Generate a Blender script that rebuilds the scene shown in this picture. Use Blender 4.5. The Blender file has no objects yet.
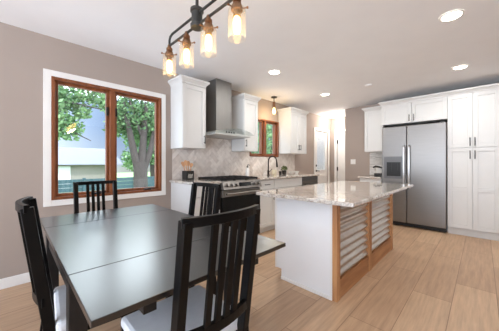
import bpy, bmesh, math, random
from mathutils import Vector, Matrix
random.seed(7)
S = bpy.context.scene
COL = S.collection
V = Vector

# ------------------------------------------------------------------ camera, world, sun, exposure
CAM_H = 1.17
cd = bpy.data.cameras.new('camera')
cd.sensor_fit = 'HORIZONTAL'; cd.sensor_width = 36.0
cd.lens = 235.0 * 36.0 / 499.0
cd.shift_y = -2.5 / 499.0
cd.clip_start = 0.02; cd.clip_end = 200
cam = bpy.data.objects.new('camera', cd); COL.objects.link(cam)
cam.location = (0, 0, CAM_H); cam.rotation_euler = (math.pi/2, 0, math.radians(44.7))
S.camera = cam

W = bpy.data.worlds.new('sky'); S.world = W; W.use_nodes = True
nt = W.node_tree; nt.nodes.clear()
wo = nt.nodes.new('ShaderNodeOutputWorld'); bg = nt.nodes.new('ShaderNodeBackground')
tc = nt.nodes.new('ShaderNodeTexCoord'); sx = nt.nodes.new('ShaderNodeSeparateXYZ')
nt.links.new(tc.outputs['Generated'], sx.inputs[0])
mr = nt.nodes.new('ShaderNodeMapRange'); mr.inputs['From Min'].default_value = -1; mr.inputs['From Max'].default_value = 1
nt.links.new(sx.outputs['Z'], mr.inputs['Value'])
def sky_ramp(stops):                       # stops: (sine of elevation, colour); colours are scaled by 1/20
    r = nt.nodes.new('ShaderNodeValToRGB'); el = r.color_ramp.elements
    for i, (z, c) in enumerate(stops):
        k = el[i] if i < 2 else el.new((z+1)/2)
        k.position = (z+1)/2; k.color = tuple(v/20 for v in c)+(1,)
    nt.links.new(mr.outputs[0], r.inputs[0]); return r
REAR_SKY = [(-1, (3.6, 4.0, 4.6)), (-.02, (3.6, 4.0, 4.6)), (.02, (1.6, 1.78, 2.04)), (.5, (1.7, 1.98, 2.4)), (1, (1.7, 2.0, 2.5))]  # glow below the horizon added to light the ceiling and island end
WINDOW_SKY = [(-1, (.3, .35, .25)), (-.02, (.3, .33, .3)), (.0, (.27, .33, .42)), (.13, (.14, .23, .40)), (.225, (.12, .22, .40)), (.285, (9, 9.8, 10.3)), (.42, (5, 5.5, 5.9)), (.5, (3, 3.4, 3.8)), (.65, (1.6, 1.9, 2.6)), (1, (1.3, 1.7, 2.4))]  # bright band added above the window view, for the table's reflections
ra, rb = sky_ramp(sorted(REAR_SKY)), sky_ramp(sorted(WINDOW_SKY))
# sky set brighter towards the open rear side, to light the room
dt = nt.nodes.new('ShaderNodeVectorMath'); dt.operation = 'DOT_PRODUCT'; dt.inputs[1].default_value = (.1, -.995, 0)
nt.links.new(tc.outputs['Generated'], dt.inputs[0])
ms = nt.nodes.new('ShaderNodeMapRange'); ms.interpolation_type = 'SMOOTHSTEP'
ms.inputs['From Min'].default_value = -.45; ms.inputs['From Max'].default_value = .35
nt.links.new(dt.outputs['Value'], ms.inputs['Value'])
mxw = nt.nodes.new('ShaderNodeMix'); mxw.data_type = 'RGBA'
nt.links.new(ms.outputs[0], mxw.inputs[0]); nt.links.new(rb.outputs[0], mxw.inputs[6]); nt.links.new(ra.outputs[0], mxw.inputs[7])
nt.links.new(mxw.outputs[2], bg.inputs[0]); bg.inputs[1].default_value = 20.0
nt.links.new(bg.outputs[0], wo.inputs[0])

sl = bpy.data.lights.new('sun', 'SUN'); sl.energy = 2.2; sl.angle = math.radians(2); sl.color = (1, 0.96, 0.9)
so = bpy.data.objects.new('sun', sl); COL.objects.link(so)
so.rotation_euler = (math.radians(20), math.radians(33), 0)

S.view_settings.view_transform = 'Standard'; S.view_settings.look = 'None'
S.view_settings.exposure = 0.86; S.view_settings.gamma = 1.0; S.view_settings.use_curve_mapping = False
S.cycles.max_bounces = 10; S.cycles.diffuse_bounces = 6; S.cycles.glossy_bounces = 4
S.cycles.transparent_max_bounces = 16; S.cycles.sample_clamp_indirect = 6.0

# the lamps' own light (each stands right under the lamp it belongs to)
DOWN_W = 6.5

# ------------------------------------------------------------------ materials
def lin(c):
    return tuple(((x/255)/12.92 if x/255 <= 0.04045 else ((x/255+0.055)/1.055)**2.4) for x in c) + (1,)
def newmat(name):
    m = bpy.data.materials.new(name); m.use_nodes = True
    return m, m.node_tree, m.node_tree.nodes['Principled BSDF']
def pm(name, rgb, rough=0.5, metal=0.0, spec=0.5, var=0.0, scale=6.0, bump=0.0, stretch=(1,1,1), coat=0.0):
    m, t, b = newmat(name)
    b.inputs['Base Color'].default_value = lin(rgb); b.inputs['Roughness'].default_value = rough
    b.inputs['Metallic'].default_value = metal; b.inputs['Specular IOR Level'].default_value = spec
    b.inputs['Coat Weight'].default_value = coat; b.inputs['Coat Roughness'].default_value = max(.05, rough)
    tc = t.nodes.new('ShaderNodeTexCoord'); mp = t.nodes.new('ShaderNodeMapping'); n = t.nodes.new('ShaderNodeTexNoise')
    mp.inputs['Scale'].default_value = stretch; n.inputs['Scale'].default_value = scale; n.inputs['Detail'].default_value = 4
    t.links.new(tc.outputs['Object'], mp.inputs[0]); t.links.new(mp.outputs[0], n.inputs['Vector'])
    r = t.nodes.new('ShaderNodeValToRGB')
    c = lin(rgb)
    r.color_ramp.elements[0].position = 0.3; r.color_ramp.elements[1].position = 0.7
    r.color_ramp.elements[0].color = tuple(x*(1-var) for x in c[:3])+(1,)
    r.color_ramp.elements[1].color = tuple(min(1, x*(1+var)) for x in c[:3])+(1,)
    t.links.new(n.outputs['Fac'], r.inputs[0]); t.links.new(r.outputs[0], b.inputs['Base Color'])
    if bump:
        bp = t.nodes.new('ShaderNodeBump'); bp.inputs['Strength'].default_value = bump; bp.inputs['Distance'].default_value = 0.01
        t.links.new(n.outputs['Fac'], bp.inputs['Height']); t.links.new(bp.outputs[0], b.inputs['Normal'])
    return m
def emit(name, rgb, strength):
    m, t, b = newmat(name)
    b.inputs['Base Color'].default_value = lin(rgb)
    b.inputs['Emission Color'].default_value = lin(rgb); b.inputs['Emission Strength'].default_value = strength
    return m
def glassy(name, tint, base=.04, edge=.45, rough=0.0, haze=0.0):
    m, t, b = newmat(name); t.nodes.remove(b)
    o = t.nodes['Material Output']
    tr = t.nodes.new('ShaderNodeBsdfTransparent'); tr.inputs[0].default_value = tint
    g = t.nodes.new('ShaderNodeBsdfGlossy'); g.inputs['Roughness'].default_value = rough
    f = t.nodes.new('ShaderNodeLayerWeight'); f.inputs[0].default_value = 0.5          # facing, the same from both sides of the pane
    pw = t.nodes.new('ShaderNodeMath'); pw.operation = 'POWER'; pw.inputs[1].default_value = 4.0
    ml = t.nodes.new('ShaderNodeMath'); ml.operation = 'MULTIPLY_ADD'; ml.inputs[1].default_value = edge; ml.inputs[2].default_value = base
    t.links.new(f.outputs['Facing'], pw.inputs[0]); t.links.new(pw.outputs[0], ml.inputs[0])
    mx = t.nodes.new('ShaderNodeMixShader')
    t.links.new(ml.outputs[0], mx.inputs[0]); t.links.new(tr.outputs[0], mx.inputs[1]); t.links.new(g.outputs[0], mx.inputs[2])
    if haze:                                # scatter added so clear glass picks up the bulb's glow
        tl = t.nodes.new('ShaderNodeBsdfTranslucent'); tl.inputs[0].default_value = (1, .96, .9, 1)
        m2 = t.nodes.new('ShaderNodeMixShader'); m2.inputs[0].default_value = haze
        t.links.new(mx.outputs[0], m2.inputs[1]); t.links.new(tl.outputs[0], m2.inputs[2]); mx = m2
    t.links.new(mx.outputs[0], o.inputs[0])
    return m
def wood(name, a, b_, scale=3.0, stretch=(1, 1, 0.08), rough=0.4):
    m, t, b = newmat(name)
    b.inputs['Roughness'].default_value = rough
    tc = t.nodes.new('ShaderNodeTexCoord'); mp = t.nodes.new('ShaderNodeMapping'); n = t.nodes.new('ShaderNodeTexNoise')
    mp.inputs['Scale'].default_value = stretch; n.inputs['Scale'].default_value = scale*10; n.inputs['Detail'].default_value = 6
    r = t.nodes.new('ShaderNodeValToRGB'); r.color_ramp.elements[0].color = lin(a); r.color_ramp.elements[1].color = lin(b_)
    r.color_ramp.elements[0].position = 0.32; r.color_ramp.elements[1].position = 0.68
    t.links.new(tc.outputs['Object'], mp.inputs[0]); t.links.new(mp.outputs[0], n.inputs['Vector'])
    t.links.new(n.outputs['Fac'], r.inputs[0]); t.links.new(r.outputs[0], b.inputs['Base Color'])
    return m
def floor_mat():
    m, t, b = newmat('plank_floor')
    N = t.nodes.new
    tc = N('ShaderNodeTexCoord'); mp = N('ShaderNodeMapping'); br = N('ShaderNodeTexBrick')
    mp.inputs['Rotation'].default_value = (0, 0, math.pi/2); mp.inputs['Location'].default_value = (0.15, 0.18, 0)
    br.inputs['Scale'].default_value = 1.0; br.inputs['Brick Width'].default_value = 1.22; br.inputs['Row Height'].default_value = 0.272
    br.inputs['Mortar Size'].default_value = 0.0022; br.inputs['Mortar Smooth'].default_value = 0.2; br.offset = 0.37
    br.inputs['Color1'].default_value = lin((206, 175, 144)); br.inputs['Color2'].default_value = lin((188, 156, 127))
    br.inputs['Mortar'].default_value = lin((140, 110, 88))
    t.links.new(tc.outputs['Object'], mp.inputs[0]); t.links.new(mp.outputs[0], br.inputs['Vector'])
    m2 = N('ShaderNodeMapping'); m2.inputs['Scale'].default_value = (14, 1.0, 1); n = N('ShaderNodeTexNoise')
    n.inputs['Scale'].default_value = 2.4; n.inputs['Detail'].default_value = 7; n.inputs['Roughness'].default_value = 0.62
    t.links.new(tc.outputs['Object'], m2.inputs[0]); t.links.new(m2.outputs[0], n.inputs['Vector'])
    r = N('ShaderNodeValToRGB'); r.color_ramp.elements[0].position = 0.28; r.color_ramp.elements[1].position = 0.72
    r.color_ramp.elements[0].color = (0.70, 0.69, 0.68, 1); r.color_ramp.elements[1].color = (1.13, 1.12, 1.1, 1)
    t.links.new(n.outputs['Fac'], r.inputs[0])
    mx = N('ShaderNodeMix'); mx.data_type = 'RGBA'; mx.blend_type = 'MULTIPLY'; mx.inputs[0].default_value = 0.85
    t.links.new(br.outputs['Color'], mx.inputs[6]); t.links.new(r.outputs[0], mx.inputs[7])
    t.links.new(mx.outputs[2], b.inputs['Base Color'])
    b.inputs['Roughness'].default_value = 0.42; b.inputs['Specular IOR Level'].default_value = 0.4
    return m
def granite():
    m, t, b = newmat('granite')
    N = t.nodes.new
    tc = N('ShaderNodeTexCoord'); n1 = N('ShaderNodeTexNoise'); n2 = N('ShaderNodeTexNoise'); vo = N('ShaderNodeTexVoronoi')
    n1.inputs['Scale'].default_value = 9; n1.inputs['Detail'].default_value = 8; n1.inputs['Roughness'].default_value = .7
    n2.inputs['Scale'].default_value = 55; n2.inputs['Detail'].default_value = 5; n2.inputs['Roughness'].default_value = .75
    for x in (n1, n2): t.links.new(tc.outputs['Object'], x.inputs['Vector'])
    r1 = N('ShaderNodeValToRGB'); cs = [(0.25, (150, 132, 116)), (0.45, (204, 194, 183)), (0.6, (228, 225, 220)), (0.78, (198, 180, 162))]
    r1.color_ramp.elements[0].position = cs[0][0]; r1.color_ramp.elements[0].color = lin(cs[0][1])
    r1.color_ramp.elements[1].position = cs[3][0]; r1.color_ramp.elements[1].color = lin(cs[3][1])
    for p, c in cs[1:3]:
        e = r1.color_ramp.elements.new(p); e.color = lin(c)
    r2 = N('ShaderNodeValToRGB'); r2.color_ramp.elements[0].position = .36; r2.color_ramp.elements[1].position = .54
    r2.color_ramp.elements[0].color = (0.30, 0.27, 0.25, 1); r2.color_ramp.elements[1].color = (1, 1, 1, 1)
    t.links.new(n1.outputs['Fac'], r1.inputs[0]); t.links.new(n2.outputs['Fac'], r2.inputs[0])
    mx = N('ShaderNodeMix'); mx.data_type = 'RGBA'; mx.blend_type = 'MULTIPLY'; mx.inputs[0].default_value = .8
    t.links.new(r1.outputs[0], mx.inputs[6]); t.links.new(r2.outputs[0], mx.inputs[7]); t.links.new(mx.outputs[2], b.inputs['Base Color'])
    b.inputs['Roughness'].default_value = 0.07; b.inputs['Coat Weight'].default_value = 0.5; b.inputs['Coat Roughness'].default_value = 0.04
    return m
def tile_mat(name, lo, hi, rough=0.25):
    m, t, b = newmat(name)
    N = t.nodes.new
    g = N('ShaderNodeNewGeometry'); r = N('ShaderNodeValToRGB')
    r.color_ramp.elements[0].color = lin(lo); r.color_ramp.elements[1].color = lin(hi)
    t.links.new(g.outputs['Random Per Island'], r.inputs[0])
    tc = N('ShaderNodeTexCoord'); n = N('ShaderNodeTexNoise'); n.inputs['Scale'].default_value = 14; n.inputs['Detail'].default_value = 5
    t.links.new(tc.outputs['Object'], n.inputs['Vector'])
    r2 = N('ShaderNodeValToRGB'); r2.color_ramp.elements[0].color = (.92, .915, .91, 1); r2.color_ramp.elements[1].color = (1.05, 1.05, 1.05, 1)
    r2.color_ramp.elements[0].position = .35; r2.color_ramp.elements[1].position = .6
    t.links.new(n.outputs['Fac'], r2.inputs[0])
    mx = N('ShaderNodeMix'); mx.data_type = 'RGBA'; mx.blend_type = 'MULTIPLY'; mx.inputs[0].default_value = 1
    t.links.new(r.outputs[0], mx.inputs[6]); t.links.new(r2.outputs[0], mx.inputs[7]); t.links.new(mx.outputs[2], b.inputs['Base Color'])
    b.inputs['Roughness'].default_value = rough
    return m
def leaf_mat(name, lo, hi):
    m, t, b = newmat(name)
    g = t.nodes.new('ShaderNodeNewGeometry'); r = t.nodes.new('ShaderNodeValToRGB')
    r.color_ramp.elements[0].color = lin(lo); r.color_ramp.elements[1].color = lin(hi)
    t.links.new(g.outputs['Random Per Island'], r.inputs[0]); t.links.new(r.outputs[0], b.inputs['Base Color'])
    b.inputs['Roughness'].default_value = .6; b.inputs['Transmission Weight'].default_value = 0
    b.inputs['Subsurface Weight'].default_value = 0
    return m

M = dict(
    wall=pm('taupe_paint', (167, 154, 145), .85, var=.015, scale=3),
    ceil=pm('ceiling_paint', (240, 241, 243), .9, var=.012, scale=4, bump=.08),
    white=pm('white_cabinet_paint', (214, 214, 212), .38, var=.01),
    isl=pm('lit_white_panel', (238, 239, 240), .4, var=.01),  # cabinet white raised to make up for light the end panel lacks
    trim=pm('white_trim_paint', (236, 235, 232), .45, var=.01),
    brown=wood('stained_window_wood', (106, 58, 30), (142, 82, 46), 2.0, (1, 1, .15), .42),
    pine=wood('island_pine', (166, 114, 72), (204, 154, 106), 1.6, (1, 1, .12), .5),
    pineh=wood('island_pine_rail', (162, 110, 68), (202, 150, 102), 1.6, (1, .12, 1), .5),
    floor=floor_mat(), granite=granite(),
    steel=pm('brushed_stainless', (138, 135, 132), .34, 1.0, var=.05, scale=4, stretch=(1, 1, 60)),
    hoodsteel=pm('hood_stainless', (144, 143, 141), .6, 1.0, var=.06, scale=4, stretch=(60, 60, 1)),
    dsteel=pm('dark_dispenser_steel', (104, 105, 107), .35, .25, var=.03),
    satin=pm('satin_steel', (196, 196, 194), .5, .6), hsteel=pm('handle_steel', (205, 205, 204), .28, 1.0),
    zinc=pm('galvanised_sheet', (204, 197, 190), .30, 1.0, var=.08, scale=18),
    black=pm('black_brown_wood', (22, 21, 22), .42, var=.25, scale=5, stretch=(1, 14, 14), spec=.5),
    chairblk=pm('black_chair_lacquer', (9, 9, 10), .36, var=.2, scale=5, spec=.2),
    tabletop=pm('black_table_veneer', (17, 17, 18), .31, var=.22, scale=3, stretch=(1, 16, 16), spec=.5, coat=.5),
    cushion=pm('white_seat_cover', (226, 228, 232), .8, var=.03, scale=30, bump=.1),
    iron=pm('black_cast_iron', (20, 20, 21), .55, var=.2, scale=20),
    bglass=pm('black_oven_glass', (7, 7, 8), .12, spec=.25),
    bronze=pm('dark_bronze', (46, 38, 34), .35, .8, var=.1),
    blackmetal=pm('charcoal_metal', (62, 62, 60), .45, .6, var=.12, scale=20),
    copper=pm('antique_copper', (128, 92, 66), .42, .9, var=.15, scale=20),
    pull=pm('gunmetal_pull', (44, 44, 46), .4, .5),
    tile=tile_mat('herringbone_marble', (214, 205, 198), (238, 232, 226)),
    stack=tile_mat('stacked_stone_tile', (196, 193, 188), (232, 230, 226), .5),
    grout=pm('grout', (205, 198, 190), .9),
    glass=glassy('window_glass', (.97, .985, .985, 1)),
    shade=glassy('clear_lamp_glass', (1.0, .985, .96, 1), .03, .16, .02, .032),  # warm tint and scatter put the bulb's glow into the glass
    hglass=glassy('hood_glass', (.90, .93, .93, 1), .05, .4),
    bulb=emit('warm_bulb', (255, 206, 120), 6),
    lens=emit('downlight_lens', (255, 244, 228), 14),
    hall=emit('hall_lamp_diffuser', (255, 240, 215), 2.4),
    plate=pm('white_plastic', (232, 230, 226), .4), blind=pm('blind_slats', (226, 226, 228), .6),
    woodspoon=wood('beech_spoon', (190, 140, 100), (214, 166, 124), 2.0),
    crock=pm('black_crock', (22, 22, 22), .4), crockmark=pm('crock_print', (214, 210, 200), .6),
    soil=pm('dark_pot', (40, 38, 38), .5), plantleaf=leaf_mat('herb_leaves', (58, 72, 40), (108, 118, 66)),
    leaves=leaf_mat('tree_leaves', (44, 80, 46), (112, 150, 96)), leaves2=leaf_mat('pale_tree_leaves', (62, 104, 60), (134, 170, 114)),
    bark=pm('tree_bark', (66, 60, 56), .9, var=.3, scale=8, bump=.4, stretch=(4, 4, 1)),
    paving=pm('bounce_paving', (216, 214, 210), .9, var=.04, scale=4),
    grass=pm('lawn', (128, 156, 96), .95, var=.2, scale=3),
    fence=pm('weathered_fence', (66, 92, 100), .8, var=.12, scale=6, stretch=(1, 8, 1)),
    siding=pm('house_siding', (150, 143, 138), .8, var=.03), roofing=pm('asphalt_shingles', (128, 130, 138), .9, var=.07, scale=20),
    cream=pm('cream_plastic', (222, 214, 190), .5), display=pm('range_display', (14, 15, 17), .1),
    ink=pm('grey_marking', (120, 120, 120), .5),
)

# ------------------------------------------------------------------ mesh helpers
class MB:
    def __init__(s, off=(0, 0, 0)): s.bm = bmesh.new(); s.off = V(off)
    def box(s, x0, x1, y0, y1, z0, z1):
        vs = [s.bm.verts.new((x, y, z)) for z in (z0, z1) for y in (y0, y1) for x in (x0, x1)]
        for f in ((0, 2, 3, 1), (4, 5, 7, 6), (0, 1, 5, 4), (2, 6, 7, 3), (0, 4, 6, 2), (1, 3, 7, 5)):
            s.bm.faces.new([vs[i] for i in f])
        return s
    def obox(s, o, u, v, n, a, b, c):           # ranges a,b,c along the three axes from o
        o, u, v, n = V(o), V(u), V(v), V(n)
        vs = [s.bm.verts.new(o+u*i+v*j+n*k) for k in c for j in b for i in a]
        fs = [s.bm.faces.new([vs[i] for i in f]) for f in ((0, 2, 3, 1), (4, 5, 7, 6), (0, 1, 5, 4), (2, 6, 7, 3), (0, 4, 6, 2), (1, 3, 7, 5))]
        return s
    def tube(s, pts, r, n=10, caps=True):
        pts = [V(p) for p in pts]; rs = r if isinstance(r, (list, tuple)) else [r]*len(pts)
        rings = []; up = None
        for i, p in enumerate(pts):
            d = (pts[min(i+1, len(pts)-1)]-pts[max(i-1, 0)]).normalized()
            if up is None:
                up = V((0, 0, 1)) if abs(d.z) < .9 else V((1, 0, 0))
            a = d.cross(up).normalized(); b = a.cross(d).normalized(); up = b
            rings.append([s.bm.verts.new(p+(a*math.cos(2*math.pi*k/n)+b*math.sin(2*math.pi*k/n))*rs[i]) for k in range(n)])
        for i in range(len(rings)-1):
            for k in range(n):
                s.bm.faces.new((rings[i][k], rings[i][(k+1) % n], rings[i+1][(k+1) % n], rings[i+1][k]))
        if caps:
            s.bm.faces.new(rings[0][::-1]); s.bm.faces.new(rings[-1])
        return s
    def lathe(s, c, prof, n=20, cap=True):      # prof: (r, z) list around the vertical axis at c
        c = V(c); rings = []
        for r, z in prof:
            rings.append([s.bm.verts.new(c+V((r*math.cos(2*math.pi*k/n), r*math.sin(2*math.pi*k/n), z))) for k in range(n)])
        for i in range(len(rings)-1):
            for k in range(n):
                s.bm.faces.new((rings[i][k], rings[i][(k+1) % n], rings[i+1][(k+1) % n], rings[i+1][k]))
        if cap:
            s.bm.faces.new(rings[0][::-1]); s.bm.faces.new(rings[-1])
        return s
    def sweep(s, pts, hw, hh, side):            # rectangular section along pts; side = width axis, third = cross
        side = V(side).normalized(); rings = []
        pts = [V(p) for p in pts]
        for i, p in enumerate(pts):
            d = (pts[min(i+1, len(pts)-1)]-pts[max(i-1, 0)]).normalized(); t = d.cross(side).normalized()
            w = hw[i] if isinstance(hw, (list, tuple)) else hw
            rings.append([s.bm.verts.new(p+side*a*w+t*b*hh) for a, b in ((-1, -1), (1, -1), (1, 1), (-1, 1))])
        for i in range(len(rings)-1):
            for k in range(4):
                s.bm.faces.new((rings[i][k], rings[i][(k+1) % 4], rings[i+1][(k+1) % 4], rings[i+1][k]))
        s.bm.faces.new(rings[0][::-1]); s.bm.faces.new(rings[-1])
        return s
    def poly(s, pts, ext):                      # planar polygon extruded by ext
        a = [s.bm.verts.new(V(p)) for p in pts]; b = [s.bm.verts.new(V(p)+V(ext)) for p in pts]
        n = len(pts); s.bm.faces.new(a[::-1]); s.bm.faces.new(b)
        for i in range(n): s.bm.faces.new((a[i], a[(i+1) % n], b[(i+1) % n], b[i]))
        return s
    def crown(s, rect, z0, z1, fl, sides):      # flared moulding around rect=(x0,x1,y0,y1); sides flags per x0,x1,y0,y1
        x0, x1, y0, y1 = rect; rings = []
        for z, k in ((z0, .0), (z0+(z1-z0)*.25, .12), (z0+(z1-z0)*.62, .75), (z0+(z1-z0)*.7, 1), (z1, 1)):
            e = [fl*k*q for q in sides]
            rings.append([s.bm.verts.new(p) for p in ((x0-e[0], y0-e[2], z), (x1+e[1], y0-e[2], z), (x1+e[1], y1+e[3], z), (x0-e[0], y1+e[3], z))])
        for i in range(4):
            for k in range(4): s.bm.faces.new((rings[i][k], rings[i][(k+1) % 4], rings[i+1][(k+1) % 4], rings[i+1][k]))
        s.bm.faces.new(rings[0][::-1]); s.bm.faces.new(rings[-1])
        return s
    def build(s, name, mat, parent=None, bevel=0.0, smooth=False, label=None, local=False):
        bmesh.ops.recalc_face_normals(s.bm, faces=s.bm.faces)
        if parent is not None and not local:
            off = parent.get('_w'); off = V(off) if off else V((0, 0, 0))
            bmesh.ops.translate(s.bm, verts=s.bm.verts, vec=-off)
        me = bpy.data.meshes.new(name); s.bm.to_mesh(me); s.bm.free()
        if smooth:
            for p in me.polygons: p.use_smooth = True
            try: me.set_sharp_from_angle(angle=math.radians(40))
            except Exception: pass
        me.materials.append(mat)
        o = bpy.data.objects.new(name, me); COL.objects.link(o)
        if parent is not None:
            o.parent = parent
            if parent.get('_w') is not None: o['_w'] = parent['_w']
        if bevel:
            b = o.modifiers.new('bevel', 'BEVEL'); b.width = bevel; b.segments = 2; b.limit_method = 'ANGLE'
        if label: o['label'] = label
        return o
def tag(o, label, cat, group=None, kind=None):
    o['label'] = label; o['category'] = cat
    if group: o['group'] = group
    if kind: o['kind'] = kind
    return o
def thing(name, loc, label, cat, group=None, kind=None):
    o = bpy.data.objects.new(name, None); COL.objects.link(o); o.location = loc; o['_w'] = list(loc); o.empty_display_size = .1
    return tag(o, label, cat, group, kind)
def copy_thing(o, loc, rz=None, label=None):
    c = o.copy(); COL.objects.link(c); c.location = loc
    if rz is not None: c.rotation_euler = (0, 0, rz)
    if label: c['label'] = label
    for ch in list(o.children):
        d = ch.copy(); COL.objects.link(d); d.parent = c
        for g in list(ch.children):
            k = g.copy(); COL.objects.link(k); k.parent = d
    return c
def shaker(mb, o, u, n, w, h, rail=.058, t=.020, mid=None):
    Z = (0, 0, 1)
    mb.obox(o, u, Z, n, (0, rail), (0, h), (0, t)); mb.obox(o, u, Z, n, (w-rail, w), (0, h), (0, t))
    mb.obox(o, u, Z, n, (rail, w-rail), (0, rail), (0, t)); mb.obox(o, u, Z, n, (rail, w-rail), (h-rail, h), (0, t))
    if mid: mb.obox(o, u, Z, n, (rail, w-rail), (mid-rail/2, mid+rail/2), (0, t))
    mb.obox(o, u, Z, n, (rail, w-rail), (rail, h-rail), (0, t*.4))
def pull(c, axis, n, L=.12, parent=None):       # bar pull
    c, axis, n = V(c), V(axis), V(n); m = MB()
    m.tube([c-axis*L/2+n*.028, c+axis*L/2+n*.028], .0055, 8)
    for k in (-1, 1): m.tube([c+axis*k*L*.36, c+axis*k*L*.36+n*.028], .0045, 8)
    return m.build('handle', M['pull'], parent, label='dark gunmetal bar handle')

XL = -3.17; ZC = 2.476; YB = 5.68; YH = 6.62
PX, PY = V((1, 0, 0)), V((0, 1, 0)); NX, NY, PZ = -PX, -PY, V((0, 0, 1))

# ------------------------------------------------------------------ room shell
T = .16
tag(MB().box(-3.4, 3.4, -3.2, YH+.3, -.1, 0).build('floor', M['floor']), 'light brown wood plank floor', 'floor', kind='structure')
tag(MB().box(-3.5, 3.6, -3.4, YH+.3, ZC, ZC+.12).build('ceiling', M['ceil']), 'smooth off-white ceiling', 'ceiling', kind='structure')
# left wall with the openings of two windows and a door
W1 = (.285, 1.455, .785, 2.067); W2 = (3.20, 4.09, 1.30, 2.06); D1 = (5.70, 6.43, 0, 2.05)
m = MB()
ys = [-3.2, W1[0], W1[1], W2[0], W2[1], D1[0], D1[1], YH+.1]
for i in range(7):
    hole = {1: W1, 3: W2, 5: D1}.get(i)
    if hole is None: m.box(XL-T, XL, ys[i], ys[i+1], 0, ZC)
    else:
        if hole[2] > 0: m.box(XL-T, XL, ys[i], ys[i+1], 0, hole[2])
        m.box(XL-T, XL, ys[i], ys[i+1], hole[3], ZC)
tag(m.build('wall_left', M['wall']), 'long taupe wall with the two wood windows', 'wall', kind='structure')
m = MB().box(-2.36, 3.4, YB, YB+.12, 0, ZC)
tag(m.build('wall_back', M['wall']), 'taupe wall behind the refrigerator', 'wall', kind='structure')
tag(MB().box(-2.36, -2.24, YB+.12, YH, 0, ZC).build('wall_hall', M['wall']), 'side wall of the short hall', 'wall', kind='structure')
tag(MB().box(3.4, 3.52, -3.2, YB+.12, 0, ZC).build('wall_right', M['wall']), 'plain taupe wall at the right side of the room', 'wall', kind='structure')
D2 = (-2.99, -2.42, 0, 2.06)
m = MB().box(XL, D2[0], YH, YH+.12, 0, ZC).box(D2[1], -2.24, YH, YH+.12, 0, ZC).box(D2[0], D2[1], YH, YH+.12, D2[3], ZC)
tag(m.build('wall_end', M['wall']), 'end wall of the short hall', 'wall', kind='structure')
tag(MB().box(XL, XL+.014, -3.2, 1.57, 0, .096).build('baseboard_left', M['trim'], bevel=.004), 'white baseboard below the large window', 'baseboard', kind='structure')
tag(MB().box(-2.36, -1.85, YB-.014, YB, 0, .096).build('baseboard_back', M['trim'], bevel=.004), 'white baseboard below the light switch', 'baseboard', kind='structure')

def window(idx, rect, casing, split, label, handles=True):
    y0, y1, z0, z1 = rect
    w = thing('window_%d' % idx, (XL, (y0+y1)/2, z0), label, 'window', kind='structure')
    if casing:
        c = casing; m = MB()
        m.box(XL, XL+.018, y0-c, y0, z0-c, z1+c).box(XL, XL+.018, y1, y1+c, z0-c, z1+c)
        m.box(XL, XL+.018, y0, y1, z1, z1+c).box(XL, XL+.018, y0, y1, z0-c, z0)
        m.build('casing', M['trim'], w, bevel=.003, label='white painted casing')
    f = .03; d0, d1 = XL-.13, XL+.022
    m = MB().box(d0, d1, y0, y0+f, z0, z1).box(d0, d1, y1-f, y1, z0, z1).box(d0, d1, y0+f, y1-f, z0, z0+f).box(d0, d1, y0+f, y1-f, z1-f, z1)
    m.box(d0, d1, split-.028, split+.028, z0+f, z1-f)
    m.build('window_frame', M['brown'], w, bevel=.003)
    for a, b in ((y0+f, split-.028), (split+.028, y1-f)):
        r = .03; sx0, sx1 = XL-.075, XL-.025
        m = MB().box(sx0, sx1, a, a+r, z0+f, z1-f).box(sx0, sx1, b-r, b, z0+f, z1-f)
        m.box(sx0, sx1, a+r, b-r, z0+f, z0+f+r).box(sx0, sx1, a+r, b-r, z1-f-r, z1-f)
        sa = m.build('sash', M['brown'], w, bevel=.003)
        MB().box(XL-.056, XL-.052, a+r, b-r, z0+f+r, z1-f-r).build('pane', M['glass'], sa)
        if handles:
            yc = b-.16 if a > y0+.2 else (a+b)/2+.12
            h = MB().box(XL-.02, XL+.03, yc-.04, yc+.04, z0+f, z0+f+.016)
            h.tube([(XL+.02, yc, z0+f+.012), (XL+.045, yc+.02, z0+f+.025), (XL+.05, yc+.08, z0+f+.02)], .006, 8)
            h.build('crank_handle', M['pull'], w, label='metal crank handle')
            lk = MB().box(XL-.022, XL-.008, (b if a < split else a)-.012+(-.02 if a < split else .02), (b if a < split else a)+.012+(-.02 if a < split else .02), z1-.33, z1-.23)
            lk.build('latch', M['pull'], w, label='dark sash latch')
    return w
window(1, W1, .062, .85, 'large two-pane stained wood window with white casing beside the table')
window(2, W2, 0, 3.645, 'small two-pane stained wood window above the kitchen sink', False)

# doors
d = thing('door_1', (XL, 6.06, 0), 'white half-glazed exterior door with blinds in left wall', 'door', kind='structure')
m = MB(); c = .07
m.box(XL, XL+.018, D1[0]-c, D1[0], 0, D1[3]+c).box(XL, XL+.018, D1[1], D1[1]+c, 0, D1[3]+c).box(XL, XL+.018, D1[0], D1[1], D1[3], D1[3]+c)
m.build('casing', M['trim'], d, bevel=.003)
x0, x1 = XL-.07, XL-.025
m = MB(); a, b = D1[0]+.006, D1[1]-.006
m.box(x0, x1, a, a+.13, .01, 2.04).box(x0, x1, b-.13, b, .01, 2.04).box(x0, x1, a+.13, b-.13, 1.86, 2.04).box(x0, x1, a+.13, b-.13, .01, .98)
m.box(x1, x1+.01, a+.10, a+.13, .95, 1.89).box(x1, x1+.01, b-.13, b-.10, .95, 1.89).box(x1, x1+.01, a+.13, b-.13, .95, .98).box(x1, x1+.01, a+.13, b-.13, 1.86, 1.89)
m.box(x1, x1+.008, a+.14, b-.14, .2, .82)
dl = m.build('door_leaf', M['trim'], d, bevel=.003)
m = MB()
for i in range(44): m.obox((x0+.022, a+.13, .985+i*.02), (0, 1, 0), (.5, 0, .87), (-.87, 0, .5), (0, b-a-.26), (0, .019), (0, .0015))
m.build('blind', M['blind'], dl, label='closed white blind slats')
MB().box(x1-.008, x1-.004, a+.13, b-.13, .98, 1.86).build('pane', M['glass'], dl)
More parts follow.
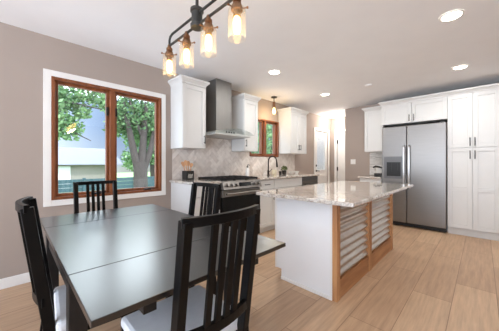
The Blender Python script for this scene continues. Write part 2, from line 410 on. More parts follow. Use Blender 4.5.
m = MB().tube([(x1, a+.06, 1.10), (x1+.03, a+.06, 1.10)], .028, 14)
m.build('deadbolt', M['bronze'], d, smooth=True, label='dark round deadbolt')
m = MB().tube([(x1, a+.06, .96), (x1+.02, a+.06, .96)], .028, 14).tube([(x1+.02, a+.06, .96), (x1+.05, a+.06, .96), (x1+.055, a+.075, .96), (x1+.055, a+.17, .955)], .010, 8)
m.build('door_handle', M['bronze'], d, smooth=True, label='dark lever handle')

d = thing('door_2', (-2.7, YH, 0), 'white panelled door with dark hinges at the hall end', 'door', kind='structure')
m = MB().box(D2[0]-.07, D2[0], YH-.018, YH, 0, D2[3]+.07).box(D2[1], D2[1]+.055, YH-.018, YH, 0, D2[3]+.07).box(D2[0], D2[1], YH-.018, YH, D2[3], D2[3]+.07)
m.build('casing', M['trim'], d, bevel=.003)
y0, y1 = YH+.012, YH+.05; a, b = D2[0]+.012, D2[1]-.006; rl = .1
m = MB().box(a, a+rl, y0, y1, .01, 2.045).box(b-rl, b, y0, y1, .01, 2.045)
for z in ((.01, .22), (.92, 1.06), (1.93, 2.045)): m.box(a+rl, b-rl, y0, y1, *z)
m.box(a+rl, b-rl, y0+.012, y1, .2, 1.95)
m.build('door_leaf', M['trim'], d, bevel=.003)
for z in (.22, 1.0, 1.78):
    MB().box(D2[0]-.006, D2[0]+.03, YH-.012, YH+.012, z-.055, z+.055).build('hinge', M['bronze'], d, label='dark bronze hinge')
MB().lathe((0, 0, 0), [(.026, 0), (.026, .01), (.012, .015), (.012, .035), (.028, .045), (.03, .06), (.02, .072)], 16)
m = MB().tube([(b-.05, y0, .98), (b-.05, y0-.012, .98), (b-.05, y0-.04, .98), (b-.05, y0-.05, .98), (b-.05, y0-.07, .98)], [.028, .012, .012, .027, .02], 14)
m.build('door_knob', M['bronze'], d, smooth=True, label='dark round knob')

# ------------------------------------------------------------------ herringbone backsplash
def herringbone(name, rects, x, w=.066, L=.198, th=.006, gap=.0035):
    m = MB(); ymin = min(r[0] for r in rects); ymax = max(r[1] for r in rects); zmin = min(r[2] for r in rects); zmax = max(r[3] for r in rects)
    c45 = math.sqrt(.5); n = int(L/w+.5)
    for rect in rects:
        bm = bmesh.new()
        def add(p, q, lp, lq):
            pts = []
            for a, b in ((gap/2, gap/2), (lp-gap/2, gap/2), (lp-gap/2, lq-gap/2), (gap/2, lq-gap/2)):
                P, Q = p+a, q+b
                pts.append(((P-Q)*c45+ymin, (P+Q)*c45+zmin))
            if max(t[0] for t in pts) < rect[0] or min(t[0] for t in pts) > rect[1] or max(t[1] for t in pts) < rect[2] or min(t[1] for t in pts) > rect[3]: return
            a = [bm.verts.new((x, t[0], t[1])) for t in pts]; b = [bm.verts.new((x+th, t[0], t[1])) for t in pts]
            bm.faces.new(b)
            for i in range(4): bm.faces.new((a[i], a[(i+1) % 4], b[(i+1) % 4], b[i]))
        R = 60
        for i in range(-R, R):
            for k in range(-R//2, R//2):
                # herringbone in units of w: horizontal brick at (i + k*2n... )
                p0 = (i+2*n*k)*w; q0 = i*w
                add(p0, q0, L, w)
                add(p0-w, q0, w, L) if False else add(p0+L, q0-L+w, w, L)
        for co, no in (((x, rect[0], 0), (0, -1, 0)), ((x, rect[1], 0), (0, 1, 0)), ((x, 0, rect[2]), (0, 0, -1)), ((x, 0, rect[3]), (0, 0, 1))):
            bmesh.ops.bisect_plane(bm, geom=bm.verts[:]+bm.edges[:]+bm.faces[:], plane_co=co, plane_no=no, clear_outer=True)
        me = bpy.data.meshes.new('t'); bm.to_mesh(me); bm.free(); m.bm.from_mesh(me); bpy.data.meshes.remove(me)
    return m
rects = [(1.62, 1.985, .928, 1.372), (1.985, 2.74, .928, 1.58), (2.74, 3.195, .928, 1.372), (3.195, 4.095, .928, 1.295), (4.095, 4.72, .928, 1.372)]
bs = thing('tile_backsplash', (XL, 2.4, .9), 'pale herringbone tile backsplash behind the gas range and sink', 'backsplash')
m = MB()
for r in rects: m.box(XL+.001, XL+.004, r[0], r[1], r[2], r[3])
m.build('grout_bed', M['grout'], bs)
herringbone('t', rects, XL+.003).build('tiles', M['tile'], bs)
bs = thing('tile_backsplash', (-1.6, YB, .9), 'small stacked white tile backsplash beside the refrigerator', 'backsplash')
m = MB().box(-1.80, -1.40, YB-.004, YB, .9, 1.42); m.build('grout_bed', M['grout'], bs)
m = MB(); z = .905; k = 0
while z < 1.40:
    xx = -1.80-.05*(k % 3)
    while xx < -1.40:
        L = random.choice((.06, .09, .12)); a, b = max(xx, -1.80), min(xx+L-.003, -1.402)
        if b-a > .008: m.box(a, b, YB-.007-random.random()*.006, YB-.003, z, z+.0225)
        xx += L
    z += .025; k += 1
m.build('tiles', M['stack'], bs)

# ------------------------------------------------------------------ left run: cabinets, worktops, range, hood
def upper_left(y0, y1, label, ndoor, hside, z0=1.375, z1=2.262):
    c = thing('wall_cabinet', (XL, (y0+y1)/2, z0), label, 'cabinet', 'white wall cabinets along the window wall')
    MB().box(XL+.002, -2.86, y0, y1, z0, z1).build('body', M['white'], c, bevel=.002)
    MB().crown((XL+.002, -2.84, y0, y1), z1-.012, z1+.072, .042, (0, 1, 1, 1)).build('crown', M['white'], c)
    w = (y1-y0)/ndoor
    for i in range(ndoor):
        m = MB(); a = y0+i*w+.003
        shaker(m, (-2.859, a, z0+.004), (0, 1, 0), (1, 0, 0), w-.006, z1-z0-.022)
        dr = m.build('door', M['white'], c, bevel=.0015)
        hs = hside if ndoor == 1 else (1 if i == 0 else -1)
        yy = a+w-.035 if hs > 0 else a+.029
        pull((-2.839, yy, z0+.13), PZ, PX, .12, dr)
    return c
upper_left(1.597, 1.972, 'white wall cabinet left of the range hood, nearest the large window', 1, 1)
upper_left(2.745, 3.085, 'white wall cabinet between the range hood and the sink window', 1, -1)
upper_left(4.10, 4.72, 'white two-door wall cabinet right of the sink window', 2, 1)

def base_left(y0, y1, label, drawer=True, ndoor=1, hs=1):
    c = thing('base_cabinet', (XL, (y0+y1)/2, 0), label, 'cabinet', 'white base cabinets along the window wall')
    MB().box(XL+.002, -2.57, y0, y1, .10, .893).box(XL+.002, -2.63, y0, y1, 0, .10).build('body', M['white'], c, bevel=.002)
    w = (y1-y0)/ndoor
    m = MB().box(-2.569, -2.549, y0+.003, y1-.003, .735, .886)
    dr = m.build('drawer' if drawer else 'false_drawer_front', M['white'], c, bevel=.002)
    if drawer: pull((-2.549, (y0+y1)/2, .81), PY, PX, .12, dr)
    for i in range(ndoor):
        m = MB(); a = y0+i*w+.003
        shaker(m, (-2.569, a, .105), (0, 1, 0), (1, 0, 0), w-.006, .62)
        dd = m.build('door', M['white'], c, bevel=.0015)
        h = hs if ndoor == 1 else (1 if i == 0 else -1)
        pull((-2.549, a+w-.035 if h > 0 else a+.03, .60), PZ, PX, .12, dd)
    return c
base_left(1.60, 2.005, 'white base cabinet left of the gas range, its plain end towards the table')
base_left(2.785, 3.18, 'white base cabinet with one drawer right of the gas range')
base_left(3.185, 4.065, 'wide white sink base cabinet below the small window', False, 2)
def slab(name, x0, x1, y0, y1, label):
    return tag(MB().box(x0, x1, y0, y1, .894, .927).build(name, M['granite'], bevel=.006), label, 'countertop')
slab('countertop', XL, -2.52, 1.575, 2.008, 'short speckled granite worktop left of the range')
slab('countertop', XL, -2.52, 2.782, 4.72, 'long speckled granite worktop under the sink window')
# dishwasher
d = thing('dishwasher', (-2.85, 4.38, 0), 'stainless dishwasher at the end of the sink counter', 'dishwasher')
MB().box(XL+.1, -2.58, 4.075, 4.685, .02, .89).build('body', M['blackmetal'], d)
MB().box(-2.579, -2.548, 4.078, 4.682, .10, .80).build('door', M['steel'], d, bevel=.004)
MB().box(-2.579, -2.548, 4.078, 4.682, .805, .887).build('control_panel', M['dsteel'], d, bevel=.004, label='dark control panel')
m = MB().tube([(-2.515, 4.13, .74), (-2.515, 4.63, .74)], .011, 10)
for y in (4.16, 4.60): m.tube([(-2.55, y, .74), (-2.515, y, .74)], .008, 8)
m.build('handle', M['steel'], d, smooth=True)
tag(MB().box(XL+.002, -2.55, 4.69, 4.715, 0, .893).build('end_panel', M['white']), 'white end panel beside the dishwasher', 'panel')

# range
r = thing('gas_range', (-2.82, 2.395, 0), 'stainless gas range with black oven door and black grates', 'range')
ry0, ry1 = 2.013, 2.777
MB().box(XL+.01, -2.55, ry0, ry1, .03, .895).build('body', M['blackmetal'], r)
MB().box(XL+.01, -2.52, ry0, ry1, .896, .915).build('cooktop', M['steel'], r, bevel=.004)
m = MB().poly([(-2.55, ry0, .80), (-2.475, ry0, .80), (-2.515, ry0, .912), (-2.55, ry0, .912)], (0, ry1-ry0, 0))
cp = m.build('control_panel', M['steel'], r, bevel=.003)
pn = V((.112, 0, .04)).normalized(); pu = V((-.04, 0, .112)).normalized(); pc = V((-2.495, 0, .857))
for y in (ry0+.07, ry0+.155, ry0+.24, ry1-.155, ry1-.07):
    q = V((pc.x, y, pc.z))
    MB().tube([q, q+pn*.008, q+pn*.01, q+pn*.038], [.027, .027, .021, .019], 14).build('knob', M['steel'], cp, smooth=True)
MB().obox((pc.x, ry0+.30, pc.z), PY, pu, pn, (0, .24), (-.028, .03), (-.001, .003)).build('display', M['display'], cp, label='black glass display')
od = MB().box(-2.549, -2.505, ry0+.004, ry1-.004, .20, .695).build('oven_door', M['bglass'], r, bevel=.004, label='black glass oven door')
MB().box(-2.549, -2.503, ry0+.004, ry1-.004, .697, .785).build('door_trim', M['steel'], od, bevel=.003, label='stainless band along the top')
m = MB().tube([(-2.452, ry0+.03, .742), (-2.452, ry1-.03, .742)], .014, 12)
for y in (ry0+.06, ry1-.06): m.tube([(-2.505, y, .742), (-2.452, y, .742)], .010, 8)
m.build('handle', M['steel'], od, smooth=True, label='stainless bar handle')
MB().box(-2.549, -2.51, ry0+.004, ry1-.004, .05, .193).build('drawer', M['bglass'], r, bevel=.004)
for i in range(3):
    g0 = ry0+.012+i*.248; g1 = g0+.243; m = MB()
    for x in (-3.11, -2.56): m.box(x-.007, x+.007, g0, g1, .925, .952)
    for y in (g0+.007, g1-.007): m.box(-3.11, -2.56, y-.007, y+.007, .925, .952)
    for x in (-2.94, -2.81, -2.68): m.box(x-.006, x+.006, g0, g1, .930, .955)
    m.box(-3.11, -2.56, (g0+g1)/2-.006, (g0+g1)/2+.006, .930, .955)
    for x in (-3.11, -2.56):
        for y in (g0+.01, g1-.01): m.box(x-.008, x+.008, y-.008, y+.008, .914, .93)
    m.build('grate', M['iron'], r, label='black cast iron grate')
for x, y in ((-2.95, ry0+.15), (-2.67, ry0+.15), (-2.81, ry0+.385), (-2.95, ry1-.15), (-2.67, ry1-.15)):
    MB().lathe((x, y, .915), [(.05, 0), (.05, .006), (.036, .008), (.034, .016), (.01, .018)], 18).build('burner', M['iron'], r, smooth=True)

# hood
h = thing('range_hood', (-3.0, 2.39, 1.6), 'stainless chimney range hood with curved glass canopy', 'range hood')
MB().box(XL+.002, -2.90, 2.205, 2.515, 1.66, 2.470).build('chimney', M['hoodsteel'], h, bevel=.002)
m = MB()
b0 = [(XL+.002, 2.03, 1.585), (-2.70, 2.03, 1.585), (-2.70, 2.75, 1.585), (XL+.002, 2.75, 1.585)]
b1 = [(XL+.002, 2.03, 1.605), (-2.70, 2.03, 1.605), (-2.70, 2.75, 1.605), (XL+.002, 2.75, 1.605)]
b2 = [(XL+.002, 2.17, 1.665), (-2.84, 2.17, 1.665), (-2.84, 2.55, 1.665), (XL+.002, 2.55, 1.665)]
R_ = [[m.bm.verts.new(p) for p in q] for q in (b0, b1, b2)]
for i in range(2):
    for k in range(4): m.bm.faces.new((R_[i][k], R_[i][(k+1) % 4], R_[i+1][(k+1) % 4], R_[i+1][k]))
m.bm.faces.new(R_[0][::-1]); m.bm.faces.new(R_[2])
bo = m.build('hood_base', M['satin'], h, bevel=.002)
for k in range(4):
    q = V((-2.77, 2.30+k*.05, 1.637))
    MB().tube([q, q+V((.006, 0, .012))], .012, 10).build('button', M['bronze'], bo, label='dark push button')
m = MB(); n = 20; top = []; bot = []
for i in range(n+1):
    t = i/n; y = 1.985+t*.81; z = 1.618+.05*math.sin(math.pi*t)
    xf = -2.66+.10*math.sin(math.pi*t)
    top.append((m.bm.verts.new((-3.10, y, z+.006)), m.bm.verts.new((xf, y, z+.006)))); bot.append((m.bm.verts.new((-3.10, y, z)), m.bm.verts.new((xf, y, z))))
for i in range(n):
    m.bm.faces.new((top[i][0], top[i][1], top[i+1][1], top[i+1][0])); m.bm.faces.new((bot[i][0], bot[i+1][0], bot[i+1][1], bot[i][1]))
    m.bm.faces.new((top[i][1], bot[i][1], bot[i+1][1], top[i+1][1])); m.bm.faces.new((top[i][0], top[i+1][0], bot[i+1][0], bot[i][0]))
for i in (0, n): m.bm.faces.new((top[i][0], bot[i][0], bot[i][1], top[i][1]))
m.build('glass_canopy', M['hglass'], h, smooth=True, label='curved clear glass canopy')

# ------------------------------------------------------------------ small things on the left worktops
ZT = .928
c = thing('utensil_crock', (-3.02, 1.79, ZT), 'square black crock with pale printed marks holding wooden spoons', 'crock')
x, y, hw, hh = -3.02, 1.79, .062, .13
m = MB().box(x-hw, x+hw, y-hw, y-hw+.008, ZT, ZT+hh).box(x-hw, x+hw, y+hw-.008, y+hw, ZT, ZT+hh).box(x-hw, x-hw+.008, y-hw+.008, y+hw-.008, ZT, ZT+hh).box(x+hw-.008, x+hw, y-hw+.008, y+hw-.008, ZT, ZT+hh).box(x-hw, x+hw, y-hw, y+hw, ZT, ZT+.008)
cb = m.build('pot', M['crock'], c, bevel=.004)
m = MB()
for k in range(5):
    a = -.03+k*.015; m.obox((x+hw, y+a, ZT+.06), (0, 1, 0), (0, .3, .95), (1, 0, 0), (-.003, .003), (-.022-.006*(k % 2), .022+.006*((k+1) % 2)), (0, .0008))
m.box(x+hw, x+hw+.0008, y-.035, y+.035, ZT+.03, ZT+.034)
m.build('printed_mark', M['crockmark'], cb, label='pale printed scrawl')
for i, (dx, dy, lx, ly, L, lab) in enumerate(((-.02, -.02, -.04, -.07, .25, 'wooden spoon leaning furthest left in the black crock'), (.01, -.01, .0, -.05, .27, 'tall wooden spoon in the middle of the black crock'),
        (-.01, .015, -.02, .01, .26, 'wooden spatula standing behind the spoons in the crock'), (.02, .02, .02, .04, .23, 'short wooden spoon leaning furthest right in the crock'))):
    p0 = V((x+dx*.5, y+dy*.5, ZT+.012)); p1 = p0+V((lx*.8, ly*.8, L))
    s = thing('wooden_spoon', p0, lab, 'spoon', 'wooden utensils in the black crock')
    MB().tube([p0, p0.lerp(p1, .72)], .006, 8).build('shaft', M['woodspoon'], s)
    q = [p0.lerp(p1, t) for t in (.70, .78, .88, .96, 1.0)]
    MB().sweep(q, [.008, .020, .027, .021, .008], .004, (.4, .9, 0)).build('bowl', M['woodspoon'], s, bevel=.002)
s = thing('soap_bottle', (-3.05, 3.03, ZT), 'white soap bottle with black pump right of the range', 'bottle')
MB().lathe((-3.05, 3.03, ZT), [(.034, 0), (.036, .01), (.036, .11), (.026, .135), (.014, .145), (.014, .16)], 18).build('bottle', M['plate'], s, smooth=True)
m = MB().lathe((-3.05, 3.03, ZT+.16), [(.017, 0), (.017, .022), (.006, .024), (.006, .05)], 12).tube([(-3.05, 3.03, ZT+.205), (-3.03, 3.03, ZT+.21), (-3.0, 3.03, ZT+.20)], .006, 8)
m.build('pump', M['crock'], s, smooth=True, label='black pump top')
# faucet
f = thing('kitchen_faucet', (-3.05, 3.62, ZT), 'dark bronze gooseneck kitchen faucet in front of the small window', 'faucet')
fx, fy = -3.05, 3.62
MB().lathe((fx, fy, ZT), [(.03, 0), (.03, .008), (.022, .012), (.020, .09), (.016, .10)], 16).build('base', M['bronze'], f, smooth=True)
pts = [(fx, fy, ZT+.09), (fx, fy, ZT+.27)]
for k in range(1, 11):
    a = math.pi-k*math.pi/10; pts.append((fx+.105+.105*math.cos(a), fy, ZT+.27+.105*math.sin(a)))
sp = MB().tube(pts, .013, 12).build('spout', M['bronze'], f, smooth=True)
MB().tube([(fx+.21, fy, ZT+.27), (fx+.215, fy, ZT+.24), (fx+.222, fy, ZT+.16)], [.014, .017, .019], 12).build('spray_head', M['bronze'], sp, smooth=True)
MB().tube([(fx, fy+.015, ZT+.065), (fx, fy+.05, ZT+.075), (fx+.02, fy+.09, ZT+.12)], [.010, .008, .006], 8).build('handle', M['bronze'], f, smooth=True)
s = thing('sponge_holder', (-3.08, 3.84, ZT), 'small cream caddy on the worktop behind the faucet', 'caddy')
MB().box(-3.115, -3.045, 3.80, 3.89, ZT, ZT+.10).build('box', M['cream'], s, bevel=.012)
tag(MB().lathe((-2.98, 3.925, ZT), [(.026, 0), (.028, .005), (.030, .07), (.027, .07), (.025, .012)], 16).build('tumbler', M['crock'], smooth=True), 'small black tumbler left of the potted herb', 'cup')
p = thing('potted_herb', (-2.99, 4.07, ZT), 'bushy green herb in a small dark pot by the faucet', 'plant')
MB().lathe((-2.99, 4.07, ZT), [(.038, 0), (.042, .004), (.05, .085), (.045, .085), (.04, .07)], 18).build('pot', M['soil'], p, smooth=True)
m = MB()
for i in range(170):
    a, b_ = random.uniform(0, 2*math.pi), random.uniform(-.3, 1.4); rr = random.uniform(.03, .07)
    q = V((-2.99+rr*math.cos(a)*math.cos(b_), 4.07+rr*math.sin(a)*math.cos(b_), ZT+.11+rr*math.sin(b_)))
    u = V((random.gauss(0, 1), random.gauss(0, 1), random.gauss(0, 1))).normalized(); w_ = u.orthogonal().normalized()
    m.bm.faces.new([m.bm.verts.new(q+u*.017), m.bm.verts.new(q+w_*.009), m.bm.verts.new(q-u*.017), m.bm.verts.new(q-w_*.009)])
m.build('foliage', M['plantleaf'], p)
for y, lab in ((4.36, 'small white bowl on the worktop nearer the potted herb'), (4.55, 'small white bowl on the worktop nearer the end door')):
    tag(MB().lathe((-3.0, y, ZT), [(.03, 0), (.034, .004), (.065, .055), (.062, .056), (.03, .010)], 20).build('bowl', M['plate'], smooth=True), lab, 'bowl', 'white bowls at the worktop end')
def outlet(loc, n, label, w=.072, h=.115, toggles=1, name='wall_outlet', cat='outlet'):
    loc, n = V(loc), V(n); u = V((-n.y, n.x, 0)); o = thing(name, loc, label, cat)
    MB().obox(loc, u, PZ, n, (-w/2, w/2), (-h/2, h/2), (0, .006)).build('plate', M['plate'], o, bevel=.002)
    for k in range(toggles):
        cx = (k-(toggles-1)/2)*.046
        MB().obox(loc, u, PZ, n, (cx-.016, cx+.016), (-.034, .034), (.006, .009)).build('rocker' if 'switch' in name else 'socket', M['trim'], o, bevel=.001)
outlet((XL+.011, 1.925, 1.14), (1, 0, 0), 'white outlet plate on the herringbone tile beside the crock')
outlet((-2.17, YB, 1.20), (0, -1, 0), 'white light switch plate on the taupe wall', .115, .115, 2, 'light_switch', 'switch')
k = thing('wall_hook', (XL, 4.98, 1.47), 'small dark curved hook on the wall past the last cabinet', 'hook')
MB().box(XL, XL+.008, 4.965, 4.995, 1.42, 1.52).build('plate', M['bronze'], k, bevel=.002)
MB().tube([(XL+.008, 4.98, 1.50), (XL+.05, 4.98, 1.51), (XL+.06, 4.98, 1.55)], .006, 8).build('prong', M['copper'], k, smooth=True)

# ------------------------------------------------------------------ refrigerator wall
FY = 5.08
c = thing('wall_cabinet', (-1.6, YB, 1.41), 'white wall cabinet left of the refrigerator above the short counter', 'cabinet')
MB().box(-1.805, -1.405, 5.37, YB, 1.41, 2.275).build('body', M['white'], c, bevel=.002)
MB().crown((-1.805, -1.405, 5.35, YB), 2.262, 2.345, .042, (1, 0, 1, 0)).build('crown', M['white'], c)
m = MB(); shaker(m, (-1.802, 5.369, 1.414), (1, 0, 0), (0, -1, 0), .394, .845); m.build('door', M['white'], c, bevel=.0015)
c = thing('base_cabinet', (-1.6, YB, 0), 'short white base cabinet left of the refrigerator', 'cabinet')
MB().box(-1.815, -1.405, 5.12, YB, .10, .858).box(-1.815, -1.405, 5.19, YB, 0, .10).build('body', M['white'], c, bevel=.002)
dr = MB().box(-1.812, -1.408, 5.10, 5.119, .71, .852).build('drawer', M['white'], c, bevel=.002); pull((-1.61, 5.10, .785), PX, NY, .12, dr)
m = MB(); shaker(m, (-1.812, 5.119, .105), (1, 0, 0), (0, -1, 0), .404, .595); dd = m.build('door', M['white'], c, bevel=.0015); pull((-1.77, 5.10, .6), PZ, NY, .12, dd)
tag(MB().box(-1.84, -1.402, 5.07, YB, .86, .892).build('countertop', M['granite'], bevel=.005), 'short granite worktop beside the refrigerator', 'countertop')
k = thing('coffee_maker', (-1.57, 5.46, .893), 'small pale countertop appliance with black spout and black base', 'appliance')
MB().box(-1.62, -1.50, 5.50, 5.60, .893, 1.11).build('body', M['plate'], k, bevel=.02)
MB().tube([(-1.67, 5.47, 1.075), (-1.61, 5.46, 1.10), (-1.54, 5.46, 1.085), (-1.47, 5.46, 1.06)], [.012, .02, .02, .01], 10).build('spout', M['crock'], k, smooth=True, label='black curved spout')
MB().box(-1.63, -1.50, 5.40, 5.499, .893, .955).build('base', M['crock'], k, bevel=.01, label='black base')

c = thing('over_fridge_cabinet', (-.905, FY, 1.90), 'white two-door cabinet above the refrigerator', 'cabinet')
MB().box(-1.402, -.412, FY+.02, YB, 1.905, 2.275).build('body', M['white'], c, bevel=.002)
MB().crown((-1.402, -.412, FY, YB), 2.272, 2.35, .042, (1, 0, 1, 0)).build('crown', M['white'], c)
for i in range(2):
    m = MB(); a = -1.40+i*.495; shaker(m, (a+.002, FY+.019, 1.908), (1, 0, 0), (0, -1, 0), .489, .36); dd = m.build('door', M['white'], c, bevel=.0015)
    pull((-.905+(-.035 if i == 0 else .035), FY-.001, 1.99), PZ, NY, .12, dd)
tag(MB().box(-1.404, -1.384, FY+.06, YB, 0, 1.904).build('end_panel', M['white']), 'white panel on the left side of the refrigerator', 'panel')
c = thing('pantry_cabinet', (-.105, FY, 0), 'tall white four-door pantry cabinet right of the refrigerator', 'cabinet')
MB().box(-.410, .20, FY+.02, YB-.003, .11, 2.275).build('body', M['white'], c, bevel=.002)
MB().box(-.410, .20, FY+.05, YB-.003, 0, .108).build('toe_kick', M['white'], c)
MB().crown((-.410, .20, FY, YB-.003), 2.272, 2.35, .042, (0, 0, 1, 0)).build('crown', M['white'], c)
for i in range(2):
    a = -.408+i*.305
    m = MB(); shaker(m, (a+.001, FY+.019, 1.418), (1, 0, 0), (0, -1, 0), .299, .852); dd = m.build('door', M['white'], c, bevel=.0015)
    pull((-.106+(-.028 if i == 0 else .028), FY-.001, 1.505), PZ, NY, .13, dd)
    m = MB(); shaker(m, (a+.001, FY+.019, .118), (1, 0, 0), (0, -1, 0), .299, 1.292, mid=.63); dd = m.build('door', M['white'], c, bevel=.0015)
    pull((-.106+(-.028 if i == 0 else .028), FY-.001, 1.30), PZ, NY, .13, dd)
c = thing('pantry_cabinet', (.51, FY, 0), 'tall white pantry cabinet at the right edge of the photo', 'cabinet')
MB().box(.204, .81, FY+.02, YB-.003, .11, 2.275).build('body', M['white'], c, bevel=.002)
MB().box(.204, .81, FY+.05, YB-.003, 0, .108).build('toe_kick', M['white'], c)
MB().crown((.204, .81, FY, YB-.003), 2.272, 2.35, .042, (0, 1, 1, 0)).build('crown', M['white'], c)
for i in range(2):
    a = .206+i*.303
    for z0, hh, md in ((1.418, .852, None), (.118, 1.292, .63)):
        m = MB(); shaker(m, (a+.001, FY+.019, z0), (1, 0, 0), (0, -1, 0), .297, hh, mid=md); m.build('door', M['white'], c, bevel=.0015)

# refrigerator
f = thing('refrigerator', (-.895, FY, 0), 'stainless side-by-side refrigerator with dispenser in left door', 'refrigerator')
fx0, fx1, fs = -1.372, -.418, -.972; fd = 5.03
MB().box(fx0+.003, fx1-.003, fd+.07, YB-.03, .02, 1.838).build('body', M['dsteel'], f)
MB().box(fx0+.01, fx1-.01, fd+.05, fd+.069, .02, .075).build('grille', M['iron'], f, label='black toe grille')
dl = MB().box(fx0, fs-.004, fd, fd+.065, .085, 1.848).build('door', M['steel'], f, bevel=.008)
dr = MB().box(fs+.004, fx1, fd, fd+.065, .085, 1.848).build('door', M['steel'], f, bevel=.008)
dp = MB()
u0, u1, z0, z1, i0, i1, j0, j1 = -1.335, -1.035, .88, 1.29, -1.292, -1.062, .925, 1.185
dp.box(u0, i0, fd-.012, fd-.001, z0, z1).box(i1, u1, fd-.012, fd-.001, z0, z1).box(i0, i1, fd-.012, fd-.001, j1, z1).box(i0, i1, fd-.012, fd-.001, z0, j0)
dpo = dp.build('dispenser', M['dsteel'], dl, label='grey water and ice dispenser panel')
MB().box(i0, i1, fd-.005, fd-.001, j0, j1).box(i0+.05, i0+.08, fd-.011, fd-.005, j0+.10, j1-.02).box(i1-.08, i1-.05, fd-.011, fd-.005, j0+.10, j1-.02).build('dispenser_niche', M['crock'], dl, label='dark dispenser recess')
for hx, par in ((fs-.035, dl), (fs+.045, dr)):
    m = MB().sweep([(hx, fd, .72), (hx, fd-.045, .75), (hx, fd-.055, .95), (hx, fd-.058, 1.15), (hx, fd-.055, 1.3), (hx, fd-.045, 1.46), (hx, fd, 1.49)], .013, .008, (1, 0, 0))
    m.build('handle', M['hsteel'], par, bevel=.003, label='vertical stainless handle')
for hx in (fx0+.03, fx1-.05):
    MB().box(hx-.03, hx+.03, fd+.02, fd+.08, 1.850, 1.866).build('hinge_cover', M['iron'], f, label='black hinge cover')

# ------------------------------------------------------------------ island
t = thing('kitchen_island', (-1.2, 2.78, 0), 'white kitchen island with corrugated metal side in pine framing', 'island')
ix0, ix1, iy0, iy1, iz = -1.52, -.905, 1.918, 3.64, .853
MB().box(ix0, ix1, iy0+.012, iy1, .10, iz).box(ix0+.07, ix1, iy0+.012, iy1, 0, .10).build('body', M['white'], t)
m = MB().poly([(ix0, iy0, .10), (ix0+.075, iy0, .10), (ix0+.075, iy0, 0), (ix1, iy0, 0), (ix1, iy0, iz), (ix0, iy0, iz)], (0, .011, 0))
ep = m.build('end_panel', M['isl'], t, bevel=.0015)
m = MB().box(ix0+.075, ix1, iy0-.012, iy0, 0, .03); m.build('base_trim', M['trim'], t, bevel=.004)
for m in (MB().box(ix1-.02, ix1, iy0-.006, iy0, .03, iz), MB().box(ix0, ix0+.02, iy0-.006, iy0, .10, iz)): m.build('corner_trim', M['trim'], t, bevel=.002)
X0, X1 = ix1, -.862
for a, b in ((iy0-.006, iy0+.062), (2.705, 2.79), (3.575, 3.645)):
    MB().box(X0, X1, a, b, 0, iz).build('post', M['pine'], t, bevel=.003, label='upright pine framing post')
for a, b in ((iy0+.062, 2.705), (2.79, 3.575)):
    MB().box(X0, X1-.006, a, b, 0, .165).build('bottom_rail', M['pineh'], t, bevel=.003, label='pine bottom rail')
    MB().box(X0, X1-.006, a, b, iz-.045, iz).build('top_rail', M['pineh'], t, bevel=.003, label='pine top rail')
    m = MB(); rows = []; n = 120; z0, z1 = .165, iz-.045
    for i in range(n+1):
        z = z0+(z1-z0)*i/n; x = X0+.016+.013*math.sin(2*math.pi*(z-.02)/.076)
        rows.append((m.bm.verts.new((x, a, z)), m.bm.verts.new((x, b, z)), m.bm.verts.new((x-.002, a, z)), m.bm.verts.new((x-.002, b, z))))
    for i in range(n):
        p, q = rows[i], rows[i+1]
        m.bm.faces.new((p[0], p[1], q[1], q[0])); m.bm.faces.new((p[2], q[2], q[3], p[3]))
        m.bm.faces.new((p[0], q[0], q[2], p[2])); m.bm.faces.new((p[1], p[3], q[3], q[1]))
    m.bm.faces.new((rows[0][0], rows[0][2], rows[0][3], rows[0][1])); m.bm.faces.new((rows[-1][0], rows[-1][1], rows[-1][3], rows[-1][2]))
    m.build('corrugated_panel', M['zinc'], t, smooth=True, label='galvanised corrugated metal sheet')
tag(MB().box(-1.585, -.645, 1.69, 3.745, iz+.001, iz+.034).build('countertop', M['granite'], bevel=.008), 'large speckled granite worktop on the island', 'countertop')

# ------------------------------------------------------------------ dining table
t = thing('dining_table', (-1.7, .63, 0), 'black-brown extended dining table on square legs', 'table')
tz = .716; th = .022; ty0, ty1 = .158, 1.098
for a, b, nm, lb in ((-2.168, -1.192, 'tabletop', None), (-2.60, -2.171, 'table_leaf', 'pulled-out leaf towards the window'), (-1.189, -.795, 'table_leaf', 'pulled-out leaf towards the near chair')):
    MB().box(a, b, ty0, ty1, tz-th, tz).build(nm, M['tabletop'], t, bevel=.0025, label=lb)
lx0, lx1, ly0, ly1, lw = -2.15, -1.205, ty0+.005, ty1-.005, .066
m = MB().box(lx0+lw, lx1-lw, ly0+.012, ly0+.034, .60, tz-th-.024).box(lx0+lw, lx1-lw, ly1-.034, ly1-.012, .60, tz-th-.024)
m.box(lx0+.012, lx0+.034, ly0+lw, ly1-lw, .60, tz-th-.024).box(lx1-.034, lx1-.012, ly0+lw, ly1-lw, .60, tz-th-.024)
m.build('apron', M['black'], t)
MB().box(lx0+.002, lx1-.002, ly0+.002, ly1-.002, tz-th-.0235, tz-th-.0005).build('subtop', M['black'], t)
for x in (lx0, lx1-lw):
    for y in (ly0, ly1-lw): MB().box(x, x+lw, y, y+lw, 0, tz-th-.024).build('leg', M['black'], t, bevel=.003)
for y in (.33, .85):
    MB().box(-1.19, -.80, y-.022, y+.022, tz-th-.030, tz-th-.0005).build('leaf_runner', M['black'], t)
    MB().box(-2.595, -2.17, y-.022, y+.022, tz-th-.030, tz-th-.0005).build('leaf_runner', M['black'], t)

